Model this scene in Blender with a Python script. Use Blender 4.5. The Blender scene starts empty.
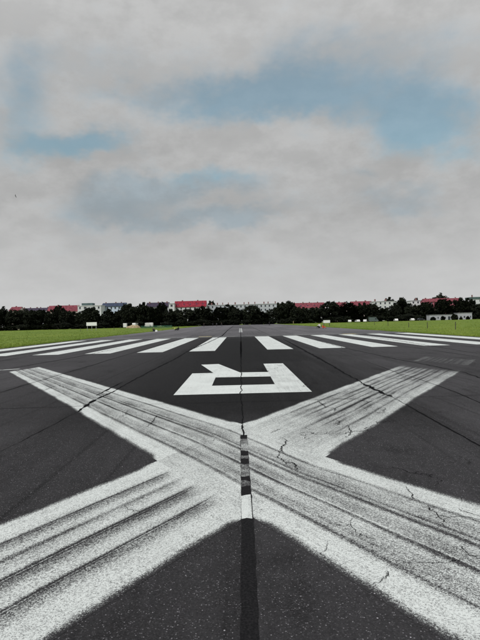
import bpy, bmesh, math, random
from mathutils import Vector, Matrix, noise as mnoise
random.seed(7)
S = bpy.context.scene
COL = S.collection
R = math.radians

# ------------------------------------------------------------------ camera
F, H, PITCH, ROLL = 497.0, 1.963, 0.0034, 0.0245      # focal length in photo pixels, eye height (m), radians
cam = bpy.data.cameras.new('camera')
co = bpy.data.objects.new('camera', cam); COL.objects.link(co)
cam.sensor_fit = 'VERTICAL'; cam.sensor_height = 24.0; cam.lens = 24.0 * F / 640.0
cam.clip_start = 0.05; cam.clip_end = 9000
co.matrix_world = Matrix.Translation((0, 0, H)) @ Matrix.Rotation(R(90) + PITCH, 4, 'X') @ Matrix.Rotation(-ROLL, 4, 'Z')
S.camera = co

# ------------------------------------------------------------------ node helper
class N:
    """wraps a socket so that shader maths can be written as expressions"""
    def __init__(s, nt, sock): s.nt = nt; s.s = sock
    def _m(s, op, *a, clamp=False):
        n = s.nt.nodes.new('ShaderNodeMath'); n.operation = op; n.use_clamp = clamp
        for i, v in enumerate((s,) + a):
            if isinstance(v, N): s.nt.links.new(v.s, n.inputs[i])
            else: n.inputs[i].default_value = v
        return N(s.nt, n.outputs[0])
    def __add__(s, o): return s._m('ADD', o)
    __radd__ = __add__
    def __mul__(s, o): return s._m('MULTIPLY', o)
    __rmul__ = __mul__
    def __sub__(s, o): return s._m('SUBTRACT', o)
    def __rsub__(s, o): return (s * -1.0) + o
    def __truediv__(s, o): return s._m('DIVIDE', o)
    def abs(s): return s._m('ABSOLUTE')
    def max(s, o): return s._m('MAXIMUM', o)
    def min(s, o): return s._m('MINIMUM', o)
    def gt(s, o): return s._m('GREATER_THAN', o)
    def lt(s, o): return s._m('LESS_THAN', o)
    def clamp(s): return s._m('ADD', 0.0, clamp=True)
    def gauss(s, c, w):
        t = (s - c) / w
        return N.exp(t * t * -1.0)
    def exp(s): return s._m('EXPONENT')
    def ss(s, a, b):                                   # smoothstep
        n = s.nt.nodes.new('ShaderNodeMapRange'); n.interpolation_type = 'SMOOTHSTEP'
        s.nt.links.new(s.s, n.inputs[0]); n.inputs[1].default_value = a; n.inputs[2].default_value = b
        return N(s.nt, n.outputs[0])

def sep(nt, vec):
    n = nt.nodes.new('ShaderNodeSeparateXYZ'); nt.links.new(vec, n.inputs[0])
    return [N(nt, o) for o in n.outputs]
def comb(nt, x, y, z=0.0):
    n = nt.nodes.new('ShaderNodeCombineXYZ')
    for i, v in enumerate((x, y, z)):
        if isinstance(v, N): nt.links.new(v.s, n.inputs[i])
        else: n.inputs[i].default_value = v
    return n.outputs[0]
def noise(nt, vec, scale, detail=3, rough=0.55, dist=0.0):
    n = nt.nodes.new('ShaderNodeTexNoise'); n.inputs['Scale'].default_value = scale
    n.inputs['Detail'].default_value = detail; n.inputs['Roughness'].default_value = rough
    n.inputs['Distortion'].default_value = dist
    if vec is not None: nt.links.new(vec, n.inputs['Vector'])
    return N(nt, n.outputs[0])
def voro(nt, vec, scale):
    n = nt.nodes.new('ShaderNodeTexVoronoi'); n.inputs['Scale'].default_value = scale
    nt.links.new(vec, n.inputs['Vector'])
    c = nt.nodes.new('ShaderNodeSeparateColor'); nt.links.new(n.outputs['Color'], c.inputs[0])
    return N(nt, n.outputs['Distance']), N(nt, c.outputs[0]), N(nt, c.outputs[1])
def mix(nt, fac, a, b):
    n = nt.nodes.new('ShaderNodeMix'); n.data_type = 'RGBA'
    for i, v in ((0, fac), (6, a), (7, b)):
        if isinstance(v, N): nt.links.new(v.s, n.inputs[i])
        elif hasattr(v, 'is_linked'): nt.links.new(v, n.inputs[i])
        elif isinstance(v, (int, float)): n.inputs[i].default_value = v
        else: n.inputs[i].default_value = (*v, 1)
    return n.outputs[2]

# ------------------------------------------------------------------ sky: Nishita under a broken layer of grey cloud
SUN_EL, SUN_AZ = R(48), R(215)                       # azimuth clockwise from +Y: behind the camera, to the left
w = bpy.data.worlds.new('World'); S.world = w; w.use_nodes = True
nt = w.node_tree; nt.nodes.clear()
out = nt.nodes.new('ShaderNodeOutputWorld')
sky = nt.nodes.new('ShaderNodeTexSky'); sky.sky_type = 'NISHITA'; sky.sun_disc = False
sky.sun_elevation = SUN_EL; sky.sun_rotation = SUN_AZ; sky.dust_density = 2.0; sky.air_density = 1.0
tc = nt.nodes.new('ShaderNodeTexCoord')
dx, dy, dz = sep(nt, tc.outputs['Generated'])
zc = dz.max(0.0) + 0.16
plane = comb(nt, dx / zc, dy / zc, 0.0)              # a flat cloud deck overhead
n_big = noise(nt, plane, 0.85, 3, 0.55)
n_mid = noise(nt, plane, 2.4, 4, 0.6)
n_fin = noise(nt, comb(nt, dx, dy, dz * 1.7), 9.0, 5, 0.62)
n_wrp = noise(nt, tc.outputs['Generated'], 6.0, 4, 0.62)
n_wr2 = noise(nt, comb(nt, dx + 7.3, dy, dz * 1.6), 7.0, 4, 0.62)
ga = dx / dy.max(0.2) + (n_wrp - 0.5) * 0.22
gb = dz / dy.max(0.2) + (n_wr2 - 0.5) * 0.15
front = dy.ss(0.1, 0.5)
def blobs(L):
    tot = None
    for (px, py, rx, ry, st) in L:
        g = ((ga - (px - 240) / F) / (rx / F)); k = ((gb - (322 - py) / F) / (ry / F))
        t = N.exp((g * g + k * k) * -0.8) * st
        tot = t if tot is None else tot + t
    return tot
calm = dz.ss(0.02, 0.30)
rag = (n_fin - 0.5) * 1.1 + (n_mid - 0.5) * 0.6 * calm
gap = blobs([(84, 144, 54, 15, 1.0), (22, 85, 36, 70, .50), (225, 98, 85, 20, .62), (320, 88, 90, 30, .72), (430, 126, 48, 36, 1.0), (205, 172, 34, 11, .55), (385, 45, 110, 28, .36), (95, 60, 70, 30, .25)])
gap = gap * front + n_big.ss(0.56, 0.78) * (1.0 - front) * 0.8
gap = (gap * 1.25 + rag).ss(0.12, 1.15)
base_ = blobs([(200, 182, 60, 13, .8), (118, 200, 42, 20, .75), (215, 216, 75, 12, .75), (400, 208, 48, 14, .55), (360, 178, 22, 9, .4), (110, 243, 40, 12, .3), (150, 92, 60, 12, .4)])
base_ = base_ * front + n_big.ss(0.50, 0.70) * (1.0 - front) * 0.6
base_ = (base_ * 1.2 + rag).ss(0.10, 1.0)                    # the shaded grey-blue undersides of the clouds
n_lit = noise(nt, comb(nt, dx, dy, dz * 1.7 + 0.05), 9.0, 5, 0.62)          # the same cloud a little higher up: tops catch the light
bright = 0.358 + ((n_fin - n_lit) * 0.17)._m('MINIMUM', 0.025).max(-0.014) * calm + (n_mid - 0.5) * 0.12 * calm + (n_fin - 0.5) * 0.09 + (n_big - 0.5) * 0.10
lowsky = 1.0 - dz.ss(-0.02, 0.22)
bright = (bright + lowsky * 0.10 + dz.ss(0.35, 0.62) * 0.06) * (1.0 - base_ * 0.17)
grey = mix(nt, base_, (0.995, 1.0, 0.997), (0.86, 1.0, 1.09))
cl = nt.nodes.new('ShaderNodeVectorMath'); cl.operation = 'SCALE'
nt.links.new(grey, cl.inputs[0]); nt.links.new(bright.s, cl.inputs['Scale'])
bg1 = nt.nodes.new('ShaderNodeBackground'); bg1.inputs[1].default_value = 0.112
tn = nt.nodes.new('ShaderNodeVectorMath'); tn.operation = 'MULTIPLY'; tn.inputs[1].default_value = (0.74, 1.0, 0.84)
nt.links.new(sky.outputs[0], tn.inputs[0]); nt.links.new(tn.outputs[0], bg1.inputs[0])
bg2 = nt.nodes.new('ShaderNodeBackground'); bg2.inputs[1].default_value = 1.0
nt.links.new(cl.outputs[0], bg2.inputs[0])
mx = nt.nodes.new('ShaderNodeMixShader')
nt.links.new((gap * 0.66).s, mx.inputs[0]); nt.links.new(bg2.outputs[0], mx.inputs[1]); nt.links.new(bg1.outputs[0], mx.inputs[2])
nt.links.new(mx.outputs[0], out.inputs[0])

sl = bpy.data.lights.new('sun', 'SUN'); sl.energy = 2.0; sl.angle = R(14); sl.color = (1.0, 0.975, 0.94)
so = bpy.data.objects.new('sun', sl); COL.objects.link(so)
sd = Vector((math.sin(SUN_AZ) * math.cos(SUN_EL), math.cos(SUN_AZ) * math.cos(SUN_EL), math.sin(SUN_EL)))
so.rotation_euler = sd.to_track_quat('Z', 'Y').to_euler(); so.location = sd * 50

S.view_settings.view_transform = 'Standard'; S.view_settings.look = 'None'
S.view_settings.gamma = 1.0; S.view_settings.exposure = 0.35; S.view_settings.use_curve_mapping = False
S.render.engine = 'CYCLES'
S.cycles.max_bounces = 4; S.cycles.diffuse_bounces = 2; S.cycles.glossy_bounces = 2; S.cycles.transmission_bounces = 1; S.cycles.transparent_max_bounces = 2

# ------------------------------------------------------------------ photo pixel -> place
CR, SR = math.cos(ROLL), math.sin(ROLL)
def ray(u, v):
    du, dv = u - 240, v - 320
    x, vv = (CR * du - SR * dv) / F, (SR * du + CR * dv) / F
    c, s = math.cos(PITCH), math.sin(PITCH)
    return Vector((x, c + s * vv, s - c * vv))
def gnd(u, v):
    d = ray(u, v); t = -H / d.z
    return (d.x * t, d.y * t)
def at(u, v, D):                                       # the point D metres ahead on that line of sight
    d = ray(u, v); t = D / d.y
    return Vector((d.x * t, D, H + d.z * t))

# ------------------------------------------------------------------ object helpers
def tag(o, label=None, cat=None, group=None, kind=None):
    if label: o['label'] = label
    if cat: o['category'] = cat
    if group: o['group'] = group
    if kind: o['kind'] = kind
    return o
def obj(name, me, m=None, parent=None):
    o = bpy.data.objects.new(name, me); COL.objects.link(o)
    if m is not None and me is not None and len(me.materials) == 0: me.materials.append(m)
    if parent is not None: o.parent = parent
    return o
def empty(name, loc=(0, 0, 0), rz=0.0):
    o = bpy.data.objects.new(name, None); COL.objects.link(o)
    o.location = loc; o.rotation_euler = (0, 0, rz); o.empty_display_size = 0.3
    return o
def pyd(name, v, f):
    me = bpy.data.meshes.new(name); me.from_pydata(v, [], f); me.update(); return me
def copy_tree(o, parent=None):
    c = o.copy(); COL.objects.link(c); c.parent = parent
    for ch in list(o.children): copy_tree(ch, c)
    return c

class MB:                                              # collects simple solids into one mesh
    def __init__(s): s.b = bmesh.new()
    def box(s, x0, x1, y0, y1, z0, z1, bev=0.0):
        r = bmesh.ops.create_cube(s.b, size=1.0)
        for v in r['verts']:
            v.co = Vector(((x0 + x1) / 2 + v.co.x * (x1 - x0), (y0 + y1) / 2 + v.co.y * (y1 - y0), (z0 + z1) / 2 + v.co.z * (z1 - z0)))
        if bev:
            es = list({e for v in r['verts'] for e in v.link_edges})
            bmesh.ops.bevel(s.b, geom=es, offset=bev, segments=1, affect='EDGES')
        return s
    def cyl(s, a, b, r0, r1=None, n=10):
        a = Vector(a); b = Vector(b); r1 = r0 if r1 is None else r1
        q = (b - a).to_track_quat('Z', 'Y').to_matrix().to_4x4()
        m = Matrix.Translation((a + b) / 2) @ q
        bmesh.ops.create_cone(s.b, cap_ends=True, segments=n, radius1=r0, radius2=r1, depth=(b - a).length, matrix=m)
        return s
    def prism(s, prof, y0, y1):                        # profile in x,z extruded along y
        a = [s.b.verts.new((x, y0, z)) for x, z in prof]; c = [s.b.verts.new((x, y1, z)) for x, z in prof]
        n = len(prof); s.b.faces.new(a); s.b.faces.new(c[::-1])
        for i in range(n): s.b.faces.new((a[i], c[i], c[(i + 1) % n], a[(i + 1) % n]))
        return s
    def mesh(s, name):
        bmesh.ops.recalc_face_normals(s.b, faces=s.b.faces[:])
        me = bpy.data.meshes.new(name); s.b.to_mesh(me); s.b.free(); return me

# ------------------------------------------------------------------ materials
def mat(name):
    m = bpy.data.materials.new(name); m.use_nodes = True
    return m, m.node_tree, m.node_tree.nodes['Principled BSDF']
def simple(name, col, rough=0.7, var=0.15, scale=2.0, spec=0.4, metal=0.0):
    m, t, p = mat(name)
    tcn = t.nodes.new('ShaderNodeTexCoord')
    n = noise(t, tcn.outputs['Object'], scale, 4, 0.6)
    lo = tuple(c * (1 - var) for c in col); hi = tuple(min(1, c * (1 + var)) for c in col)
    t.links.new(mix(t, n.ss(0.3, 0.7), lo, hi), p.inputs['Base Color'])
    p.inputs['Roughness'].default_value = rough; p.inputs['Specular IOR Level'].default_value = spec
    p.inputs['Metallic'].default_value = metal
    return m

# asphalt is a node group so that paint can wear through to the very same surface
ag = bpy.data.node_groups.new('asphalt', 'ShaderNodeTree')
for nm, ty in (('Color', 'NodeSocketColor'), ('Height', 'NodeSocketFloat'), ('Rough', 'NodeSocketFloat'), ('Grain', 'NodeSocketFloat'), ('Crack', 'NodeSocketFloat')):
    ag.interface.new_socket(nm, in_out='OUTPUT', socket_type=ty)
go = ag.nodes.new('NodeGroupOutput'); geo = ag.nodes.new('ShaderNodeNewGeometry')
P = geo.outputs['Position']; X, Y, Z = sep(ag, P)
big = noise(ag, P, 0.35, 4, 0.6); lng = noise(ag, comb(ag, X * 2.2, Y * 0.12, 0.0), 1.0, 4, 0.6)
mid = noise(ag, P, 3.0, 4, 0.65); fine = noise(ag, P, 130.0, 3, 0.75)
d1, r1, q1 = voro(ag, P, 95.0)                        # aggregate, about 13 mm
d2, r2, q2 = voro(ag, P, 34.0)
Xw = X + (mid - 0.5) * 0.25
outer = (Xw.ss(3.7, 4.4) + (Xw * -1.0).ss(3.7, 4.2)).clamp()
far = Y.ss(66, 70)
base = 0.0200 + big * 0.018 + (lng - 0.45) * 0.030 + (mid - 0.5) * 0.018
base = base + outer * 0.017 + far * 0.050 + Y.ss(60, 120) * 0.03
grit = (fine - 0.5) * 0.036 + (r1 - 0.5) * 0.016
chip = (r1.gt(0.93) * d1.lt(0.45) * q1 * 0.16) + (r2.gt(0.982) * d2.lt(0.20) * q2 * 0.40)
chip = chip + r1.gt(0.80) * d1.lt(0.40) * 0.028
ve = ag.nodes.new('ShaderNodeTexVoronoi'); ve.feature = 'DISTANCE_TO_EDGE'; ve.inputs['Scale'].default_value = 1.25
wob = noise(ag, P, 4.5, 4, 0.7); wo2 = noise(ag, comb(ag, Y + 31.0, X, 0.0), 4.5, 4, 0.7)
ag.links.new(comb(ag, X * 1.4 + (wob - 0.5) * 0.75, Y * 0.8 + (wo2 - 0.5) * 0.75, 0.0), ve.inputs['Vector'])
crk_ = (1.0 - N(ag, ve.outputs[0]).ss(0.002, 0.0085)) * (big * 0.6 + mid * 0.4).ss(0.50, 0.58)
rubber = (X * 0.17 + (lng - 0.5) * 0.7)
rubber = N.exp(rubber * rubber * -1.0) * (Y + (big - 0.5) * 5.0).ss(7.5, 12.0) * (1.0 - Y.ss(56, 68))   # tyre rubber ground into the touchdown zone
wn = ag.nodes.new('ShaderNodeTexWhiteNoise'); wn.noise_dimensions = '2D'
ag.links.new(comb(ag, ((X + 0.0) / 3.75)._m('FLOOR'), ((Y + 3.0) / 27.0)._m('FLOOR')), wn.inputs['Vector'])
base = base * (0.78 + N(ag, wn.outputs['Value']) * 0.44)
stain = noise(ag, comb(ag, X * 0.9, Y * 0.35, 5.0), 1.0, 5, 0.7).ss(0.52, 0.72)
tyre_ = noise(ag, comb(ag, X * 5.0, Y * 0.03, 2.0), 1.0, 3, 0.6).ss(0.56, 0.72)
val = (base * (1.0 - stain * 0.45) * (1.0 - tyre_ * 0.35) * (1.0 - rubber * 0.80) + grit * (1.0 - rubber * 0.4) + chip * (1.0 - rubber * 0.5)).max(0.004) * (1.0 - crk_ * 0.75)
vc = ag.nodes.new('ShaderNodeVectorMath'); vc.operation = 'SCALE'
vc.inputs[0].default_value = (1.0, 0.975, 1.05); ag.links.new(val.s, vc.inputs['Scale'])
ag.links.new(vc.outputs[0], go.inputs['Color']); ag.links.new(crk_.s, go.inputs['Crack'])
ag.links.new(((1.0 - d1) * 0.5 + fine * 0.6).s, go.inputs['Height'])
ag.links.new((0.80 - chip * 0.4).s, go.inputs['Rough'])
ag.links.new(((fine - 0.5) * 1.5 + (r1 - 0.5) * 0.45 + 0.5).s, go.inputs['Grain'])

def use_asphalt(t, p):
    g = t.nodes.new('ShaderNodeGroup'); g.node_tree = ag
    b = t.nodes.new('ShaderNodeBump'); b.inputs['Strength'].default_value = 0.45; b.inputs['Distance'].default_value = 0.006
    t.links.new(g.outputs['Height'], b.inputs['Height']); t.links.new(b.outputs[0], p.inputs['Normal'])
    p.inputs['Specular IOR Level'].default_value = 0.10
    return g
M = {}
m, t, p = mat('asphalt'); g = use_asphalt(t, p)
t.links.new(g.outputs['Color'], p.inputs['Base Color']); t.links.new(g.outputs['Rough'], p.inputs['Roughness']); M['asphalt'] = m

def paint(name, half=1.15, feather=0.16, cover=0.93, mid_cover=0.9, mid_w=0.65, streaks=(), lines=(), endfade=None, fade_out=None, sides=True,
          col=(0.70, 0.74, 0.73), scratch=0.0, brk=1.0, notch=False, blot=0.0):
    """worn road paint; UV = metres along and across the mark"""
    m, t, p = mat(name); g = use_asphalt(t, p)
    uv = t.nodes.new('ShaderNodeUVMap'); uv.uv_map = 'UVMap'
    u, v, _ = sep(t, uv.outputs[0])
    grain = N(t, g.outputs['Grain'])
    along = comb(t, u * 0.35, v * 9.0, 0.0)
    nl = noise(t, along, 1.0, 4, 0.6)
    nf = noise(t, comb(t, u * 0.8, v * 45.0, 3.0), 1.0, 3, 0.6)
    nb = noise(t, uv.outputs[0], 1.1, 5, 0.62)
    nw = noise(t, comb(t, u * 0.5, 0.0, 7.0), 1.0, 2, 0.5)
    nk = noise(t, comb(t, u * 0.55, v * 3.0, 11.0), 1.0, 3, 0.6)
    vw = v + (nw - 0.5) * 0.05
    c = (vw.abs().ss(mid_w - 0.06, mid_w + 0.06) * (cover - mid_cover) + mid_cover)
    c = c + (nl - 0.5) * 0.22 + (nf - 0.5) * scratch + (nb - 0.5) * blot
    for (vc_, sg, st) in streaks:
        k = vw.gauss(vc_, sg) * st * (nk.ss(0.32, 0.62) * (1.05 * brk) + nl * 0.55 + 0.85 * (1.0 - brk))
        if endfade: k = k * u.ss(endfade[0], endfade[1])
        c = c - k
    for (vc_, sg, st) in lines:                        # fine light lines left inside a streak
        k = vw.gauss(vc_, sg) * st
        if endfade: k = k * u.ss(endfade[0], endfade[1])
        c = c + k
    if sides:
        e = (half - v.abs() + (nb - 0.5) * 0.12) / feather
        if notch: e = e + (1.0 - u.ss(0.0, 0.4))
        c = c * e.clamp()
    if fade_out:
        for (a, b, amt) in fade_out: c = c - (u + (nb - 0.5) * 0.5).ss(a, b) * amt
    msk = ((c - grain) / 0.55 + 0.27).clamp() * (1.0 - N(t, g.outputs['Crack']) * 0.9)
    tint = noise(t, uv.outputs[0], 0.6, 3)
    pc = mix(t, tint.ss(0.35, 0.65), tuple(x * 0.92 for x in col), col)
    t.links.new(mix(t, msk * 0.97, g.outputs['Color'], pc), p.inputs['Base Color'])
    p.inputs['Roughness'].default_value = 0.75
    return m

# ------------------------------------------------------------------ ground, runway
def sheet(name, x0, x1, y0, y1, z, m, nx=1, ny=1):
    v = [(x0 + (x1 - x0) * i / nx, y0 + (y1 - y0) * j / ny, z) for j in range(ny + 1) for i in range(nx + 1)]
    f = [(j * (nx + 1) + i, j * (nx + 1) + i + 1, (j + 1) * (nx + 1) + i + 1, (j + 1) * (nx + 1) + i) for j in range(ny) for i in range(nx)]
    return obj(name, pyd(name, v, f), m)

m, t, p = mat('grass_ground')
gp = t.nodes.new('ShaderNodeNewGeometry'); gx, gy, gz = sep(t, gp.outputs['Position'])
a = noise(t, gp.outputs['Position'], 0.06, 4, 0.6); b_ = noise(t, gp.outputs['Position'], 0.7, 5, 0.65); c_ = noise(t, gp.outputs['Position'], 6.0, 3, 0.7)
gcol = mix(t, a.ss(0.35, 0.65), (0.12, 0.19, 0.026), (0.20, 0.26, 0.042))
gcol = mix(t, b_.ss(0.45, 0.75) * 0.6, gcol, (0.135, 0.165, 0.045))
gcol = mix(t, c_.ss(0.4, 0.65) * 0.55, gcol, (0.040, 0.085, 0.012))
t.links.new(gcol, p.inputs['Base Color']); p.inputs['Roughness'].default_value = 0.9; p.inputs['Specular IOR Level'].default_value = 0.1
M['grass_ground'] = m
tag(sheet('ground', -4000, 4000, -600, 6000, -0.03, M['grass_ground']), kind='structure')
RW = 22.4
rv, rf = [], []
ys = [-40 + 3.0 * i for i in range(117)]
for i, y in enumerate(ys):
    for s in (-1, 1):
        rv.append((s * (RW + 0.35 * mnoise.noise((y * 0.13, s * 9.0, 0)) + 0.2 * mnoise.noise((y * 0.7, s * 5.0, 2))), y, 0.0))
    if i: k = 2 * i; rf.append((k - 2, k - 1, k + 1, k))
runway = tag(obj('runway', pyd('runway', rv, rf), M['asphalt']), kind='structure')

# ------------------------------------------------------------------ painted marks
def strip(name, pairs, m, z, sub=10, vmax=1.15, u0=0.0):
    """a painted band between two edge lines; UV v runs across, u along, in metres"""
    V, U, f = [], [], []; nx = 8; rows = []
    for i in range(len(pairs) - 1):
        for k in range(sub + (i == len(pairs) - 2)):
            q = k / sub
            a = Vector(pairs[i][0]).lerp(Vector(pairs[i + 1][0]), q); b = Vector(pairs[i][1]).lerp(Vector(pairs[i + 1][1]), q)
            rows.append((a, b))
    u = u0; last = None
    for a, b in rows:
        c = (a + b) / 2
        if last is not None: u += (c - last).length
        last = c
        for j in range(nx + 1):
            q = j / nx; pt = a.lerp(b, q); V.append((pt.x, pt.y, z)); U.append((u, (q * 2 - 1) * vmax))
    for i in range(len(rows) - 1):
        for j in range(nx):
            k = i * (nx + 1) + j; f.append((k, k + 1, k + nx + 2, k + nx + 1))
    me = pyd(name, V, f); uvl = me.uv_layers.new(name='UVMap')
    for l in me.loops: uvl.data[l.index].uv = U[l.vertex_index]
    if me.polygons[0].normal.z < 0: me.flip_normals()
    return obj(name, me, m)
def poly(name, loops, m, z, holes=()):
    """flat painted outline (list of quads/polygons in x,y); UV = x,y in metres"""
    V, f = [], []
    for lp in loops:
        k = len(V); V += [(x, y, z) for x, y in lp]; f.append(tuple(range(k, k + len(lp))))
    b = bmesh.new(); vs = [b.verts.new(c) for c in V]
    for q in f: b.faces.new([vs[i] for i in q])
    bmesh.ops.remove_doubles(b, verts=b.verts[:], dist=0.001)
    me = bpy.data.meshes.new(name); b.to_mesh(me); b.free()
    uvl = me.uv_layers.new(name='UVMap')
    for l in me.loops: c = me.vertices[l.vertex_index].co; uvl.data[l.index].uv = (c.y, c.x)
    for pl in me.polygons:
        if pl.normal.z < 0: pl.flip()
    return obj(name, me, m)

TOP, BOT, LEF, RIG = (-0.01, 9.54), (0.04, 5.06), (-1.23, 7.12), (1.17, 7.11)
sa = [(-.66, .040, .30), (-.50, .12, .18), (-.20, .040, .36), (-.08, .13, .18), (.20, .042, .36), (.31, .028, .28), (.42, .12, .16), (.68, .035, .28)]
P_bar = paint('paint_cross_bar', brk=0.8, cover=0.82, mid_cover=0.71, mid_w=0.72, streaks=sa, lines=[(-.16, .010, .25)], scratch=0.42, blot=0.40, feather=0.13, notch=True)
P_mid = paint('paint_cross_centre', brk=0.8, cover=0.77, mid_cover=0.72, mid_w=0.72, streaks=sa, lines=[(-.16, .010, .25)], scratch=0.42, blot=0.35, sides=False)
P_sw = paint('paint_cross_arm_bright', cover=0.82, mid_cover=0.79, mid_w=0.75, endfade=(-0.1, 0.4), brk=0.35, feather=0.12, notch=True,
             streaks=[(-.62, .034, .50), (-.54, .11, .28), (-.28, .045, .30), (-.20, .10, .14), (.06, .038, .52), (.14, .12, .30), (.50, .034, .50), (.58, .11, .27)], lines=[(-.61, .010, .4), (.07, .011, .5), (.51, .010, .4)], scratch=0.26, blot=0.22)
P_ne = paint('paint_cross_arm_worn', cover=0.79, mid_cover=0.71, mid_w=0.85, endfade=(0.4, 2.6), feather=0.11, notch=True,
             streaks=[(-.78, .03, .25), (-.52, .05, .28), (-.34, .03, .25), (-.12, .025, .30), (.08, .045, .38), (.30, .03, .25), (.44, .05, .25), (.70, .03, .22)], scratch=0.42, blot=0.45,
             fade_out=[(0.0, 2.0, .10), (8.5, 11.5, .14), (11.8, 13.4, .55), (14.6, 15.4, -.30)])
cross = empty('runway_closed_cross', (0, 0, 0))
tag(cross, 'huge worn white painted cross with long diagonal arms on the foreground asphalt', 'runway marking')
def arm(pairs, m, u0=0.0):
    o = strip('arm', pairs, m, 0.0015, u0=u0); o.parent = cross; return o
arm([(LEF, TOP), ((-2.75, 9.59), (-2.43, 13.18)), ((-4.70, 12.87), (-4.72, 16.59)), ((-10.26, 21.89), (-9.77, 24.17))], P_bar)
arm([(BOT, RIG), ((1.02, 3.32), (2.47, 5.22)), ((4.6, -2.6), (6.3, -0.9)), ((9.4, -10.3), (10.9, -8.4))], P_bar)
ctr = strip('centre', [(LEF, TOP), (BOT, RIG)], P_mid, 0.0015, u0=-2.5); ctr.parent = cross
arm([(LEF, BOT), ((-2.46, 5.0), (-1.04, 3.41)), ((-6.6, -1.9), (-5.0, -3.2)), ((-11.0, -9.2), (-9.4, -10.6))], P_sw)
arm([(TOP, RIG), ((2.07, 13.15), (2.53, 9.15)), ((4.48, 17.1), (4.39, 12.25)), ((6.36, 20.27), (7.78, 17.51)), ((9.2, 25.0), (10.6, 22.2))], P_ne)

P_letter = paint('paint_letter', sides=False, cover=0.97, mid_cover=1.0, mid_w=0.3, scratch=0.30, blot=0.40)
P_worn = paint('paint_letter_stem', sides=False, cover=0.88, mid_cover=0.88, scratch=0.75, blot=0.55)
letter = empty('runway_letter', (0, 13.6, 0))
tag(letter, 'large white painted letter R on the asphalt, upside down to the viewer', 'runway marking')
def lpart(name, loops, m):
    o = poly(name, [[(x, y - 13.6) for x, y in lp] for lp in loops], m, 0.0015); o.parent = letter
lpart('stem', [[(1.03, 13.6), (1.92, 13.6), (1.92, 22.9), (1.03, 22.9)]], P_worn)
lpart('bowl', [[(-1.87, 13.6), (1.03, 13.6), (1.03, 15.4), (-.92, 15.4)], [(-1.87, 13.6), (-.92, 15.4), (-.92, 17.7), (-1.90, 19.3)],
               [(-1.90, 19.3), (-.92, 17.7), (1.03, 17.6), (1.03, 19.15), (-.05, 19.25), (-1.08, 19.3)]], P_letter)
lpart('leg', [[(-1.08, 19.3), (-.05, 19.25), (-1.05, 23.35), (-1.86, 23.2)]], P_letter)

P_str = paint('paint_stripe', half=0.93, feather=0.05, cover=0.93, mid_cover=0.93, scratch=0.75, blot=0.45)
ordn = ['', 'second', 'third', 'fourth', 'fifth', 'outermost']
for s, sn in ((-1, 'left'), (1, 'right')):
    for k in range(1, 7):
        xa, xb = sorted((s * (2 * k - 1) * 1.8 + 0.03, s * 2 * k * 1.8 + 0.03))
        o = strip('threshold_stripe', [((xa, 34.2), (xb, 34.2)), ((xa, 64.2), (xb, 64.2))], P_str, 0.0015, sub=30, vmax=0.9, u0=40.0 * k + 300 * (s + 1))
        lab = f'long white threshold stripe just {sn} of the runway centre joint' if k == 1 else f'{ordn[k-1]} long white threshold stripe {sn} of the runway centre joint'
        tag(o, lab, 'runway marking', 'runway threshold stripes')
P_thr = paint('paint_threshold_line', half=0.9, feather=0.5, cover=0.50, mid_cover=0.58, scratch=0.3, blot=0.6)
tag(strip('threshold_line', [((-21.5, 66.2), (-21.5, 67.6)), ((21.5, 66.2), (21.5, 67.6))], P_thr, 0.002, sub=60, vmax=0.8), 'thin faded white line across the runway behind the threshold stripes', 'runway marking')
P_yel = paint('paint_yellow', sides=False, cover=0.55, mid_cover=0.62, blot=0.5, col=(0.50, 0.43, 0.22))
for (x, y, lab) in ((-4.9, 68.9, 'small faded yellow paint patch behind the stripes left of the centre joint'), (14.4, 65.3, 'small faded yellow paint patch behind the stripes on the right')):
    tag(strip('yellow_paint_patch', [((x - .9, y - 1), (x - .9, y + 2)), ((x + .9, y - 1), (x + .9, y + 2))], P_yel, 0.0085, sub=4, vmax=1), lab, 'paint patch', 'faded yellow paint patches')
P_cen = paint('paint_centre_line', half=0.5, feather=0.15, cover=0.60, mid_cover=0.62, blot=0.4)
tag(strip('centre_line_dash', [((-.33, 92), (.53, 92)), ((-.33, 150), (.53, 150))], P_cen, 0.002, sub=30, vmax=0.5), 'faded white centre line dash far down the runway', 'runway marking')
tag(strip('side_paint_remnant', [((-11.2, 22.7), (-11.2, 22.95)), ((-10.4, 23.2), (-10.4, 23.45))], P_letter, 0.004, vmax=.2), 'short scrap of white paint beside the far tip of the left cross arm', 'paint patch')

# repaired centre joint: a narrow dark strip cut through the cross, with paint scraps on it
m, t, p = mat('joint_fill'); gq = t.nodes.new('ShaderNodeNewGeometry')
n1 = noise(t, gq.outputs['Position'], 60, 4, 0.7); n2 = noise(t, gq.outputs['Position'], 4, 3)
t.links.new(mix(t, n1.ss(0.35, 0.8), (0.008, 0.008, 0.009), (0.026, 0.025, 0.027)), p.inputs['Base Color']); p.inputs['Roughness'].default_value = 0.85; p.inputs['Specular IOR Level'].default_value = 0.06
bm_ = t.nodes.new('ShaderNodeBump'); bm_.inputs['Strength'].default_value = 0.4; bm_.inputs['Distance'].default_value = 0.004
t.links.new(n1.s, bm_.inputs['Height']); t.links.new(bm_.outputs[0], p.inputs['Normal']); M['joint'] = m
m, t, p = mat('crack_dark'); p.inputs['Base Color'].default_value = (0.006, 0.006, 0.007, 1); p.inputs['Roughness'].default_value = 0.95
p.inputs['Specular IOR Level'].default_value = 0.05; M['crack'] = m

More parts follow.
